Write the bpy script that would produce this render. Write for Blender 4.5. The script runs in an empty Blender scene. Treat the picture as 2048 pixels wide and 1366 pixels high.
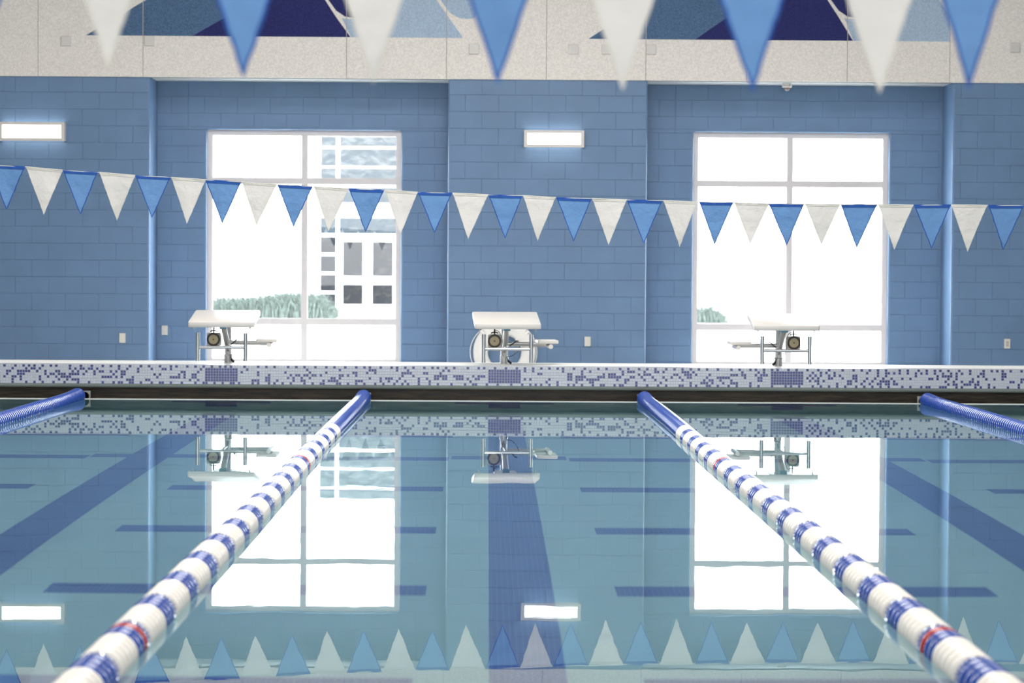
import bpy, bmesh, math, random
from mathutils import Vector, Matrix

# ------------------------------------------------------------------ camera, world, lights, exposure
SC = bpy.context.scene
COL = SC.collection
FPX, CAMH = 4903.0, 1.262
ROLL, YAW, PITCH = 0.0063, 0.01018, 0.0285
WATER_TOP = 0.0
Y_EDGE, Y_PIER, Y_BAY, Y_FLAG, Y_NEAR = 23.8, 29.8, 30.45, 19.23, 5.35

fwd = Vector((math.sin(YAW) * math.cos(PITCH), math.cos(YAW) * math.cos(PITCH), -math.sin(PITCH)))
right0 = Vector((math.cos(YAW), -math.sin(YAW), 0))
up0 = right0.cross(fwd)
right = right0 * math.cos(ROLL) + up0 * math.sin(ROLL)
up = right.cross(fwd)
cam_data = bpy.data.cameras.new('camera')
cam = bpy.data.objects.new('camera', cam_data)
COL.objects.link(cam)
cam.matrix_world = Matrix(((right.x, up.x, -fwd.x, 0), (right.y, up.y, -fwd.y, 0), (right.z, up.z, -fwd.z, CAMH), (0, 0, 0, 1)))
cam_data.sensor_width = 36.0
cam_data.lens = FPX / 2048 * 36.0
cam_data.clip_end = 400
cam_data.dof.use_dof = True
cam_data.dof.focus_distance = 18.5
cam_data.dof.aperture_fstop = 3.6
SC.camera = cam

def P(px, py, Y):
    """world point on the plane y = Y seen at a photo pixel"""
    d = fwd * FPX + right * (px - 1024) + up * (683 - py)
    t = Y / d.y
    return Vector((d.x * t, Y, CAMH + d.z * t))

SC.view_settings.view_transform = 'Standard'
SC.view_settings.look = 'None'
SC.view_settings.gamma = 1.0
SC.view_settings.use_curve_mapping = False
SC.view_settings.exposure = 0.0

W = bpy.data.worlds.new('sky'); SC.world = W; W.use_nodes = True
bg = W.node_tree.nodes['Background']
bg.inputs[0].default_value = (0.94, 0.975, 1.0, 1); bg.inputs[1].default_value = 20.0

def area(name, loc, rot, sx, sy, power, color=(1, 1, 1)):
    l = bpy.data.lights.new(name, 'AREA'); l.shape = 'RECTANGLE'; l.size = sx; l.size_y = sy
    l.energy = power; l.color = color
    o = bpy.data.objects.new(name, l); o.location = loc; o.rotation_euler = rot; COL.objects.link(o)
    return o
HALL_X, HALL_Y0, CEIL = 17.0, -7.0, 7.5
for yy, pw in ((3.0, 90), (9.5, 220), (16.0, 340), (22.0, 270)):  # overhead lights out of view, added to light the hall, strongest in the middle
    for xx, kx in ((-6.0, 0.55), (0.2, 1.4), (6.4, 0.45)):
        area('unseen_hall_light', (xx, yy, CEIL - 0.25), (0, 0, 0), 4.0, 2.4, pw * kx, (1.0, 0.96, 0.93))
# added fill light, unseen, shining from the camera's end of the hall
area('rear_fill_light', (0, HALL_Y0 + 0.3, 3.6), (math.radians(90), 0, 0), 14.0, 5.5, 1000, (0.97, 0.98, 1.0))

# ------------------------------------------------------------------ materials
MATS = {}
def mat(name, color, rough=0.5, metal=0.0, noise=None, bump=None, spec=0.5, coat=0.0):
    """noise=(scale, amount): colour grain; bump=(scale, strength, distance)"""
    m = bpy.data.materials.new(name); m.use_nodes = True
    nt = m.node_tree; b = nt.nodes['Principled BSDF']
    b.inputs['Base Color'].default_value = (*color, 1)
    b.inputs['Roughness'].default_value = rough
    b.inputs['Metallic'].default_value = metal
    b.inputs['Specular IOR Level'].default_value = spec
    b.inputs['Coat Weight'].default_value = coat
    geo = nt.nodes.new('ShaderNodeNewGeometry')
    if noise:
        n = nt.nodes.new('ShaderNodeTexNoise'); n.inputs['Scale'].default_value = noise[0]; n.inputs['Detail'].default_value = 4
        nt.links.new(geo.outputs['Position'], n.inputs['Vector'])
        r = nt.nodes.new('ShaderNodeValToRGB')
        r.color_ramp.elements[0].position = 0.3; r.color_ramp.elements[1].position = 0.7
        lo = [c * (1 - noise[1]) for c in color]; hi = [min(1, c * (1 + noise[1])) for c in color]
        r.color_ramp.elements[0].color = (*lo, 1); r.color_ramp.elements[1].color = (*hi, 1)
        nt.links.new(n.outputs['Fac'], r.inputs['Fac']); nt.links.new(r.outputs['Color'], b.inputs['Base Color'])
    if bump:
        n2 = nt.nodes.new('ShaderNodeTexNoise'); n2.inputs['Scale'].default_value = bump[0]; n2.inputs['Detail'].default_value = 5
        nt.links.new(geo.outputs['Position'], n2.inputs['Vector'])
        bp = nt.nodes.new('ShaderNodeBump'); bp.inputs['Strength'].default_value = bump[1]; bp.inputs['Distance'].default_value = bump[2]
        nt.links.new(n2.outputs['Fac'], bp.inputs['Height']); nt.links.new(bp.outputs['Normal'], b.inputs['Normal'])
    MATS[name] = m
    return m

mat('block_paint', (0.130, 0.224, 0.374), 0.42, noise=(3.0, 0.05), bump=(60, 0.35, 0.004))
mat('tectum', (0.87, 0.81, 0.75), 0.95, noise=(55, 0.12), bump=(70, 0.7, 0.006))
mat('tectum_mid', (0.085, 0.155, 0.27), 0.95, noise=(55, 0.28), bump=(70, 0.7, 0.006))
mat('tectum_navy', (0.022, 0.026, 0.13), 0.95, noise=(55, 0.28), bump=(70, 0.7, 0.006))
mat('tectum_light', (0.42, 0.53, 0.66), 0.95, noise=(55, 0.16), bump=(70, 0.7, 0.006))
mat('soffit_paint', (0.72, 0.75, 0.74), 0.7)
mat('ceiling_paint', (0.75, 0.75, 0.73), 0.8)
mat('hall_paint', (0.62, 0.64, 0.66), 0.7)
mat('deck_concrete', (0.55, 0.54, 0.52), 0.6, noise=(8, 0.08))
mat('frame_metal', (0.72, 0.68, 0.675), 0.4)
mat('fixture_frame', (0.70, 0.66, 0.62), 0.35)
mat('white_plastic', (0.68, 0.645, 0.60), 0.35, noise=(4, 0.02))
mat('ring_plastic', (0.93, 0.91, 0.87), 0.45)
mat('steel', (0.58, 0.58, 0.58), 0.28, metal=1.0)
mat('blue_steel', (0.16, 0.36, 0.46), 0.4)
mat('black_rubber', (0.012, 0.012, 0.016), 0.5)
mat('horn_dark', (0.035, 0.018, 0.012), 0.35)
mat('horn_tan', (0.52, 0.42, 0.24), 0.4)
mat('horn_grey', (0.55, 0.52, 0.46), 0.4)
mat('tile_white', (0.55, 0.565, 0.62), 0.22, noise=(40, 0.06))
mat('tile_blue', (0.055, 0.062, 0.21), 0.22, noise=(30, 0.2))
mat('grout', (0.50, 0.52, 0.57), 0.8)
mat('gutter_grey', (0.36, 0.37, 0.33), 0.5)
mat('lip_white', (0.75, 0.74, 0.70), 0.5)
mat('float_blue', (0.014, 0.060, 0.33), 0.22, coat=0.4)
mat('float_white', (0.86, 0.80, 0.72), 0.28, coat=0.2)
mat('float_red', (0.42, 0.02, 0.015), 0.25, coat=0.3)
mat('plate_cream', (0.72, 0.69, 0.62), 0.4)
mat('building_white', (0.80, 0.80, 0.80), 0.6)
mat('pavement', (0.70, 0.70, 0.69), 0.8)
mat('grass_blade', (0.032, 0.047, 0.040), 0.7, noise=(9, 0.6))
mat('curtain_wall_pane', (0.010, 0.015, 0.018), 0.04, spec=0.36, bump=(2.0, 0.6, 0.08))
mat('door_pane', (0.006, 0.006, 0.0065), 0.04, spec=0.20, bump=(2.0, 0.6, 0.08))
mat('dome_smoke', (0.25, 0.20, 0.18), 0.08)

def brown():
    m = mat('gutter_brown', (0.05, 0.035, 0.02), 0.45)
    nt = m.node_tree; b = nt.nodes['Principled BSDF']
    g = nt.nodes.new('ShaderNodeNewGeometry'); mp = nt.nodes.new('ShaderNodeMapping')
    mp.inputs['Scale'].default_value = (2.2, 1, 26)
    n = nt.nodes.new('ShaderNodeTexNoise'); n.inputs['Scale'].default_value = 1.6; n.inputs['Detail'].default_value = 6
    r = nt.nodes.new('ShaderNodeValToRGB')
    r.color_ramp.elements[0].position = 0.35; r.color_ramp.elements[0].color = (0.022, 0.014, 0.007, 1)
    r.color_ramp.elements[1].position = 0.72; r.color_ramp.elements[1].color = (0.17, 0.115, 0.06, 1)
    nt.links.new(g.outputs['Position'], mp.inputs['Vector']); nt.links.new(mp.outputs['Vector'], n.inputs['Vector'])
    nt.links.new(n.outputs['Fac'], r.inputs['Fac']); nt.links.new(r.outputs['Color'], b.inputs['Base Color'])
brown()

def grid_tile(name, col, grout, rough=0.3):
    """one-inch mosaic: the joints are far too fine here to be built"""
    m = mat(name, col, rough)
    nt = m.node_tree; b = nt.nodes['Principled BSDF']
    g = nt.nodes.new('ShaderNodeNewGeometry')
    t = nt.nodes.new('ShaderNodeTexBrick'); t.offset = 0.0
    t.inputs['Color1'].default_value = (*col, 1); t.inputs['Color2'].default_value = (*[c * 0.9 for c in col], 1)
    t.inputs['Mortar'].default_value = (*grout, 1)
    t.inputs['Scale'].default_value = 1.0; t.inputs['Brick Width'].default_value = 0.027; t.inputs['Row Height'].default_value = 0.027
    t.inputs['Mortar Size'].default_value = 0.0016; t.inputs['Mortar Smooth'].default_value = 0.2
    nt.links.new(g.outputs['Position'], t.inputs['Vector']); nt.links.new(t.outputs['Color'], b.inputs['Base Color'])
grid_tile('lane_tile', (0.035, 0.075, 0.27), (0.10, 0.16, 0.34))
mat('pool_plaster', (0.275, 0.43, 0.465), 0.6, noise=(1.3, 0.03))

def emission(name, col, s):
    m = bpy.data.materials.new(name); m.use_nodes = True; nt = m.node_tree
    nt.nodes.remove(nt.nodes['Principled BSDF'])
    e = nt.nodes.new('ShaderNodeEmission'); e.inputs[0].default_value = (*col, 1); e.inputs[1].default_value = s
    nt.links.new(e.outputs[0], nt.nodes['Material Output'].inputs[0]); MATS[name] = m
emission('lamp_lens', (1.0, 0.95, 0.88), 5.0)

def fabric(name, col, trans=0.45, bumpy=0.4):
    m = bpy.data.materials.new(name); m.use_nodes = True; nt = m.node_tree
    nt.nodes.remove(nt.nodes['Principled BSDF'])
    d = nt.nodes.new('ShaderNodeBsdfDiffuse'); t = nt.nodes.new('ShaderNodeBsdfTranslucent'); mx = nt.nodes.new('ShaderNodeMixShader')
    g = nt.nodes.new('ShaderNodeNewGeometry')
    n = nt.nodes.new('ShaderNodeTexNoise'); n.inputs['Scale'].default_value = 14; n.inputs['Detail'].default_value = 5
    bp = nt.nodes.new('ShaderNodeBump'); bp.inputs['Strength'].default_value = bumpy; bp.inputs['Distance'].default_value = 0.03
    nt.links.new(g.outputs['Position'], n.inputs['Vector']); nt.links.new(n.outputs['Fac'], bp.inputs['Height'])
    for s in (d, t):
        s.inputs['Color'].default_value = (*col, 1); nt.links.new(bp.outputs['Normal'], s.inputs['Normal'])
    mx.inputs[0].default_value = trans
    nt.links.new(d.outputs[0], mx.inputs[1]); nt.links.new(t.outputs[0], mx.inputs[2])
    nt.links.new(mx.outputs[0], nt.nodes['Material Output'].inputs[0]); MATS[name] = m
fabric('flag_blue', (0.20, 0.38, 0.66), 0.28)
fabric('flag_hem', (0.045, 0.13, 0.46), 0.25)
fabric('flag_white', (0.84, 0.81, 0.77), 0.25)
fabric('flag_white_hem', (0.82, 0.79, 0.72), 0.25)

def glass():
    m = bpy.data.materials.new('window_glass'); m.use_nodes = True; nt = m.node_tree
    nt.nodes.remove(nt.nodes['Principled BSDF'])
    tr = nt.nodes.new('ShaderNodeBsdfTransparent'); gl = nt.nodes.new('ShaderNodeBsdfGlossy'); gl.inputs['Roughness'].default_value = 0.0
    tr.inputs[0].default_value = (0.97, 0.98, 0.98, 1)
    # Schlick term from the facing ratio: the same on both faces of the thin pane
    lw = nt.nodes.new('ShaderNodeLayerWeight'); lw.inputs[0].default_value = 0.5
    pw = nt.nodes.new('ShaderNodeMath'); pw.operation = 'POWER'; pw.inputs[1].default_value = 5.0
    fr = nt.nodes.new('ShaderNodeMath'); fr.operation = 'MULTIPLY_ADD'; fr.inputs[1].default_value = 0.75; fr.inputs[2].default_value = 0.04
    mx = nt.nodes.new('ShaderNodeMixShader')
    nt.links.new(lw.outputs['Facing'], pw.inputs[0]); nt.links.new(pw.outputs[0], fr.inputs[0])
    nt.links.new(fr.outputs[0], mx.inputs[0]); nt.links.new(tr.outputs[0], mx.inputs[1]); nt.links.new(gl.outputs[0], mx.inputs[2])
    nt.links.new(mx.outputs[0], nt.nodes['Material Output'].inputs[0]); MATS['window_glass'] = m
glass()

def water():
    m = bpy.data.materials.new('pool_water'); m.use_nodes = True; nt = m.node_tree
    nt.nodes.remove(nt.nodes['Principled BSDF'])
    gl = nt.nodes.new('ShaderNodeBsdfGlass'); gl.inputs['IOR'].default_value = 1.333; gl.inputs['Roughness'].default_value = 0.0
    gl.inputs['Color'].default_value = (0.90, 0.98, 0.99, 1)
    g = nt.nodes.new('ShaderNodeNewGeometry'); mp = nt.nodes.new('ShaderNodeMapping'); mp.inputs['Scale'].default_value = (1.0, 0.55, 1)
    n = nt.nodes.new('ShaderNodeTexNoise'); n.inputs['Scale'].default_value = 7.0; n.inputs['Detail'].default_value = 1.5; n.inputs['Roughness'].default_value = 0.35
    bp = nt.nodes.new('ShaderNodeBump'); bp.inputs['Strength'].default_value = 1.0; bp.inputs['Distance'].default_value = 0.00012
    nt.links.new(g.outputs['Position'], mp.inputs['Vector']); nt.links.new(mp.outputs['Vector'], n.inputs['Vector'])
    nt.links.new(n.outputs['Fac'], bp.inputs['Height']); nt.links.new(bp.outputs['Normal'], gl.inputs['Normal'])
    nt.links.new(gl.outputs[0], nt.nodes['Material Output'].inputs[0]); MATS['pool_water'] = m
water()

# ------------------------------------------------------------------ helpers
class MB:
    def __init__(s): s.v = []; s.f = []
    def add(s, vs, fs):
        o = len(s.v); s.v += [tuple(v) for v in vs]; s.f += [tuple(i + o for i in f) for f in fs]
    def box(s, x0, x1, y0, y1, z0, z1):
        s.add([(x0, y0, z0), (x1, y0, z0), (x1, y1, z0), (x0, y1, z0), (x0, y0, z1), (x1, y0, z1), (x1, y1, z1), (x0, y1, z1)],
              [(0, 3, 2, 1), (4, 5, 6, 7), (0, 1, 5, 4), (1, 2, 6, 5), (2, 3, 7, 6), (3, 0, 4, 7)])
        return s
    def front_slab(s, w, h, d, c):
        """box centred on x,z, front face towards -y at y=-d, front edges chamfered by c"""
        a, b = w / 2, h / 2
        s.add([(-a, 0, -b), (a, 0, -b), (a, 0, b), (-a, 0, b),
               (-a, -d + c, -b), (a, -d + c, -b), (a, -d + c, b), (-a, -d + c, b),
               (-a + c, -d, -b + c), (a - c, -d, -b + c), (a - c, -d, b - c), (-a + c, -d, b - c)],
              [(8, 9, 10, 11), (4, 5, 9, 8), (5, 6, 10, 9), (6, 7, 11, 10), (7, 4, 8, 11),
               (0, 1, 5, 4), (1, 2, 6, 5), (2, 3, 7, 6), (3, 0, 4, 7)])
        return s
    def tube(s, pts, r, n=12, cap=True):
        pts = [Vector(p) for p in pts]; rings = []
        prev = None
        for i, p in enumerate(pts):
            t = (pts[min(i + 1, len(pts) - 1)] - pts[max(i - 1, 0)]).normalized()
            if prev is None:
                a = t.cross(Vector((0, 0, 1)))
                if a.length < 0.1: a = t.cross(Vector((1, 0, 0)))
                a.normalize()
            else:
                a = (prev - t * prev.dot(t)).normalized()
            prev = a; b = t.cross(a)
            rr = r[i] if isinstance(r, (list, tuple)) else r
            rings.append([p + (a * math.cos(2 * math.pi * k / n) + b * math.sin(2 * math.pi * k / n)) * rr for k in range(n)])
        vs = [v for R_ in rings for v in R_]; fs = []
        for i in range(len(pts) - 1):
            for k in range(n):
                k2 = (k + 1) % n
                fs.append((i * n + k, i * n + k2, (i + 1) * n + k2, (i + 1) * n + k))
        if cap:
            fs.append(tuple(reversed(range(n)))); fs.append(tuple((len(pts) - 1) * n + k for k in range(n)))
        s.add(vs, fs); return s
    def lathe_y(s, prof, n=24, cx=0, cz=0, cy=0, teeth=0):
        """prof = [(y, r)...] turned about the y axis"""
        vs = []; fs = []
        for (y, r) in prof:
            for k in range(n):
                a = 2 * math.pi * k / n
                rr = r - (teeth if (teeth and k % 2 and r > 0.06) else 0)
                vs.append((cx + rr * math.cos(a), cy + y, cz + rr * math.sin(a)))
        m = len(prof)
        for i in range(m - 1):
            for k in range(n):
                k2 = (k + 1) % n
                fs.append((i * n + k, (i + 1) * n + k, (i + 1) * n + k2, i * n + k2))
        if prof[0][1] > 0: fs.append(tuple(range(n)))
        if prof[-1][1] > 0: fs.append(tuple(reversed([(m - 1) * n + k for k in range(n)])))
        s.add(vs, fs); return s
    def prism_y(s, poly, y0, y1):
        """poly = [(x, z)...] extruded from y0 (front) to y1"""
        n = len(poly)
        ar = sum(poly[i][0] * poly[(i + 1) % n][1] - poly[(i + 1) % n][0] * poly[i][1] for i in range(n))
        if ar < 0: poly = poly[::-1]
        vs = [(x, y0, z) for x, z in poly] + [(x, y1, z) for x, z in poly]
        fs = [tuple(range(n)), tuple(reversed(range(n, 2 * n)))]
        for i in range(n):
            j = (i + 1) % n
            fs.append((j, i, n + i, n + j))
        s.add(vs, fs); return s
    def prism_x(s, poly, x0, x1):
        """poly = [(y, z)...] extruded along x"""
        n = len(poly)
        vs = [(x0, y, z) for y, z in poly] + [(x1, y, z) for y, z in poly]
        fs = [tuple(range(n)), tuple(reversed(range(n, 2 * n)))]
        for i in range(n):
            j = (i + 1) % n
            fs.append((j, i, n + i, n + j))
        s.add(vs, fs)
        return s
    def mesh(s, name, m, smooth=None, fix=False):
        me = bpy.data.meshes.new(name); me.from_pydata(s.v, [], s.f); me.update()
        if fix:
            bm = bmesh.new(); bm.from_mesh(me); bmesh.ops.recalc_face_normals(bm, faces=bm.faces); bm.to_mesh(me); bm.free()
        me.materials.append(MATS[m])
        if smooth is not None:
            for p in me.polygons: p.use_smooth = True
            me.set_sharp_from_angle(angle=math.radians(smooth))
        return me
    def build(s, name, m, parent=None, smooth=None, fix=True, loc=None):
        return link(name, s.mesh(name, m, smooth, fix), parent, loc)

def link(name, me, parent=None, loc=None):
    o = bpy.data.objects.new(name, me); COL.objects.link(o)
    if parent is not None: o.parent = parent
    if loc is not None: o.location = loc
    return o
def tag(o, label=None, cat=None, group=None, kind=None):
    if label: o['label'] = label
    if cat: o['category'] = cat
    if group: o['group'] = group
    if kind: o['kind'] = kind
    return o
def thing(name, loc, label, cat, group=None, rz=0):
    o = bpy.data.objects.new(name, None); o.empty_display_size = 0.1; COL.objects.link(o)
    o.location = loc; o.rotation_euler = (0, 0, rz); return tag(o, label, cat, group)
def struct(name, mb, m, smooth=None):
    o = mb.build(name, m, None, smooth); o['kind'] = 'structure'; return o
def struct_empty(name):
    o = bpy.data.objects.new(name, None); COL.objects.link(o); o['kind'] = 'structure'; return o

def clip_x(poly, x0, x1):
    def cl(pl, keep, xb):
        out = []
        for i in range(len(pl)):
            a, b = pl[i], pl[(i + 1) % len(pl)]
            if keep(a[0]): out.append(a)
            if keep(a[0]) != keep(b[0]):
                t = (xb - a[0]) / (b[0] - a[0]); out.append((xb, a[1] + (b[1] - a[1]) * t))
        return out
    poly = cl(poly, lambda x: x >= x0, x0)
    return cl(poly, lambda x: x <= x1, x1) if poly else []

# ------------------------------------------------------------------ block walls
COURSE0, CH, CL = 0.150 - 2 * 0.2032, 0.2032, 0.4064
DECK = -0.10
SOFFIT = 3.592
block_cache = {}
def block_mesh(w, h):
    k = (round(w, 3), round(h, 3))
    if k not in block_cache:
        block_cache[k] = MB().front_slab(k[0], k[1], 0.0095, 0.002).mesh('concrete_block', 'block_paint')
    return block_cache[k]
def lay_blocks(parent, x0, x1, yf, zlo, zhi, opening=None, start=None, J=0.004):
    """running bond on the plane y = yf; start = x of a head joint in even courses"""
    start = x0 if start is None else start
    n = 0; k = 0
    while COURSE0 + k * CH < zhi - 0.02:
        za, zb = max(zlo, COURSE0 + k * CH), min(zhi, COURSE0 + (k + 1) * CH)
        if zb - za < 0.03: k += 1; continue
        off = start + (CL / 2 if (k % 2) else 0)
        i0 = math.floor((x0 - off) / CL) - 1
        segs = []
        for i in range(i0, i0 + int((x1 - x0) / CL) + 4):
            a, b = max(x0, off + i * CL), min(x1, off + (i + 1) * CL)
            if b - a > 0.045: segs.append([a, b, za, zb])
        for a, b, c, d in segs:
            pcs = [(a, b, c, d)]
            if opening:
                ox0, ox1, oz0, oz1 = opening
                if d > oz0 and c < oz1 and b > ox0 and a < ox1:
                    pcs = []
                    if a < ox0: pcs.append((a, ox0, c, d))
                    if b > ox1: pcs.append((ox1, b, c, d))
                    if d > oz1 + 0.01: pcs.append((max(a, ox0), min(b, ox1), oz1, d))
            for (p, q, r, t) in pcs:
                if q - p < 0.03 or t - r < 0.02: continue
                o = link('concrete_block', block_mesh(q - p - J, t - r - J), parent, ((p + q) / 2, yf + 0.010, (r + t) / 2)); n += 1
        k += 1
    return n

XL = P(299, 450, Y_PIER).x          # left wall ends
XPL = P(895.5, 450, Y_PIER).x       # pier
XPR = P(1293, 450, Y_PIER).x
XR = P(1903, 450, Y_PIER).x
BULL = 0.025
def pier_shape(x0, x1, bull_left, bull_right, name):
    """solid wall body with rounded outside corners"""
    yb = Y_BAY + 0.35
    y0 = Y_PIER + 0.006
    pts = []
    r = BULL
    if bull_left:
        pts += [(x0, yb)] + [(x0 + r - r * math.cos(a), y0 + r - r * math.sin(a)) for a in [math.pi / 2 * i / 6 for i in range(7)]]
    else: pts += [(x0, yb), (x0, y0)]
    if bull_right:
        pts += [(x1 - r + r * math.sin(a), y0 + r - r * math.cos(a)) for a in [math.pi / 2 * i / 6 for i in range(7)]] + [(x1, yb)]
    else: pts += [(x1, y0), (x1, yb)]
    n = len(pts); mb = MB()
    vs = [(x, y, DECK) for x, y in pts] + [(x, y, SOFFIT) for x, y in pts]
    fs = [tuple(range(n)), tuple(reversed(range(n, 2 * n)))] + [((i + 1) % n, i, n + i, n + (i + 1) % n) for i in range(n)]
    mb.add(vs, fs)
    return struct(name, mb, 'block_paint', 50)

wl = pier_shape(-HALL_X, XL, False, True, 'wall_back_left')
lay_blocks(wl, -9.0, XL - BULL * 0.8, Y_PIER, DECK, SOFFIT, start=XL)
wp = pier_shape(XPL, XPR, True, True, 'wall_back_pier')
lay_blocks(wp, XPL + 0.012, XPR - 0.012, Y_PIER, DECK, SOFFIT, start=XPL)
wr = pier_shape(XR, HALL_X, True, False, 'wall_back_right')
lay_blocks(wr, XR + BULL * 0.8, 9.4, Y_PIER, DECK, SOFFIT, start=XR + 0.1)

def bay(name, x0, x1, ox0, ox1, oz1):
    mb = MB(); y0, y1 = Y_BAY + 0.006, Y_BAY + 0.19
    oz0 = 0.06
    r = 0.02
    mb.box(x0, ox0, y0 + r, y1, DECK, SOFFIT); mb.box(ox1, x1, y0 + r, y1, DECK, SOFFIT)
    mb.box(ox0, ox1, y0 + r, y1, oz1, SOFFIT); mb.box(ox0, ox1, y0 + r, y1, DECK, oz0)
    # rounded arrises at the opening, flat skin elsewhere
    mb.box(x0, ox0 - r, y0, y0 + r, DECK, SOFFIT); mb.box(ox1 + r, x1, y0, y0 + r, DECK, SOFFIT)
    mb.box(ox0 - r, ox1 + r, y0, y0 + r, oz1 + r, SOFFIT); mb.box(ox0 - r, ox1 + r, y0, y0 + r, DECK, oz0 - r)
    mb.tube([(ox0 - r, y0 + r, oz0), (ox0 - r, y0 + r, oz1 + r)], r, 16)
    mb.tube([(ox1 + r, y0 + r, oz0), (ox1 + r, y0 + r, oz1 + r)], r, 16)
    mb.tube([(ox0 - r, y0 + r, oz1 + r), (ox1 + r, y0 + r, oz1 + r)], r, 16)
    w = struct(name, mb, 'block_paint', 50)
    m = 0.018
    op = (ox0 - m, ox1 + m, -5, oz1 + m)
    # three fields of running bond between the control joints above the jambs
    cj0, cj1 = ox0 - 0.23, ox1 + 0.21
    lay_blocks(w, x0, ox0 - m, Y_BAY, DECK, oz1 + 0.03, start=cj0)
    lay_blocks(w, ox1 + m, x1, Y_BAY, DECK, oz1 + 0.03, start=cj1)
    zt = COURSE0 + CH * math.floor((oz1 - COURSE0) / CH)
    lay_blocks(w, x0, cj0, Y_BAY, oz1 + 0.034, SOFFIT, start=cj0)
    lay_blocks(w, cj0 + 0.004, cj1, Y_BAY, oz1 + 0.034, SOFFIT, start=cj0)
    lay_blocks(w, cj1 + 0.004, x1, Y_BAY, oz1 + 0.034, SOFFIT, start=cj1)
    return w, oz0

w1x0, w1x1, w1z = P(413, 450, Y_BAY).x, P(802, 450, Y_BAY).x, P(608, 260, Y_BAY).z
w2x0, w2x1, w2z = P(1386, 450, Y_BAY).x, P(1777, 450, Y_BAY).x, P(1583, 265, Y_BAY).z
bay('wall_back_left_bay', XL, XPL, w1x0, w1x1, w1z)
bay('wall_back_right_bay', XPR, XR, w2x0, w2x1, w2z)

def window(name, x0, x1, z1, mull_px, tr_px):
    w = struct_empty(name); yf, yb = Y_BAY + 0.075, Y_BAY + 0.165
    z0 = 0.06; t = 0.058
    def bar(nm, a, b, c, d, y0=yf, y1=yb):
        o = MB().box(a, b, y0, y1, c, d).build(nm, 'frame_metal', w); return o
    bar('jamb', x0, x0 + t, z0, z1); bar('jamb', x1 - t, x1, z0, z1)
    bar('head_rail', x0 + t, x1 - t, z1 - t, z1); bar('sill_rail', x0 + t, x1 - t, z0, z0 + t + 0.03)
    mx = P(mull_px, 450, yf).x
    bar('mullion', mx - t / 2, mx + t / 2, z0 + t + 0.03, z1 - t)
    zs = [z1 - t + 0.0] + [P(mull_px, p, yf).z for p in tr_px] + [z0 + t + 0.03]
    for z in zs[1:3]:
        bar('transom', x0 + t, mx - t / 2, z - t / 2, z + t / 2); bar('transom', mx + t / 2, x1 - t, z - t / 2, z + t / 2)
    edges = [(zs[1] + t / 2, zs[0]), (zs[2] + t / 2, zs[1] - t / 2), (zs[3], zs[2] - t / 2)]
    for (a, b) in edges:
        for (c, d) in ((x0 + t, mx - t / 2), (mx + t / 2, x1 - t)):
            MB().box(c, d, yf + 0.05, yf + 0.056, a, b).build('pane', 'window_glass', w)
            # glazing bead
            g = MB(); e = 0.011; yy0, yy1 = yf + 0.012, yf + 0.05
            g.box(c, c + e, yy0, yy1, a, b); g.box(d - e, d, yy0, yy1, a, b)
            g.box(c + e, d - e, yy0, yy1, a, a + e); g.box(c + e, d - e, yy0, yy1, b - e, b)
            g.build('glazing_bead', 'frame_metal', w)
window('window_1', w1x0, w1x1, w1z, 609, (362, 643))
window('window_2', w2x0, w2x1, w2z, 1579, (368, 655))

# ------------------------------------------------------------------ fascia with painted panels, soffit, hall shell
YF = Y_PIER - 0.03
fas = struct('wall_back_upper', MB().box(-HALL_X, HALL_X, YF + 0.045, YF + 0.2, SOFFIT, CEIL), 'grout')
jx = [P(p, 100, YF).x for p in (76, 286, 489, 693, 893, 1093, 1292, 1494, 1695, 1900)]
dx = (jx[-1] - jx[0]) / 9
jx = [jx[0] - dx * i for i in range(4, 0, -1)] + jx + [jx[-1] + dx * i for i in range(1, 5)]
FZ0 = SOFFIT - 0.004
for a, b in zip(jx[:-1], jx[1:]):
    w_ = b - a - 0.0045; h_ = 2.4
    MB().front_slab(w_, h_, 0.045, 0.003).build('acoustic_panel', 'tectum', fas, loc=((a + b) / 2, YF + 0.045, FZ0 + h_ / 2))
    MB().front_slab(w_, 1.4, 0.045, 0.006).build('acoustic_panel', 'tectum', fas, loc=((a + b) / 2, YF + 0.045, FZ0 + h_ + 0.008 + 0.7))
ZM = 4.085
def mural(off):
    def q(px, py):
        v = P(px + off, py, YF); return (v.x, v.z)
    def base(px): return (P(px + off, 75, YF).x, ZM)
    U = -230
    shapes = [
        ('tectum_mid', [base(172), q(292, 0), q(560, -160), q(640, U), q(640, -60), q(445, 38), base(385)]),
        ('tectum_navy', [base(385), q(445, 38), q(560, -25), q(600, -60), q(650, 0), q(672, 34), base(701)]),
        ('tectum_navy', [q(657, 0), q(640, -60), q(700, -60), q(715, 0), q(712, 36), q(690, 33), q(672, 21)]),
        ('tectum_light', [q(684, 37), q(698, 38), q(725, 34), q(745, 0), q(745, -60), q(850, -60), q(873, 0), q(892, 27), base(926), base(702)]),
        ('tectum_light', [q(881, 0), q(850, -60), q(1000, -60), q(975, 0), q(950, 36), q(935, 38), q(918, 36), q(900, 26)]),
    ]
    for m, poly in shapes:
        for a, b in zip(jx[:-1], jx[1:]):
            if off > 500 and a > jx[12] : continue
            pc = clip_x(poly, a + 0.005, b - 0.005)
            if len(pc) >= 3:
                pc2 = []
                for p_ in pc:
                    if not pc2 or (abs(p_[0] - pc2[-1][0]) + abs(p_[1] - pc2[-1][1])) > 1e-4: pc2.append(p_)
                if len(pc2) >= 3:
                    MB().prism_y(pc2, YF - 0.002, YF + 0.001).build('painted_shape', m, fas)
mural(0); mural(1005)
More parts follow.
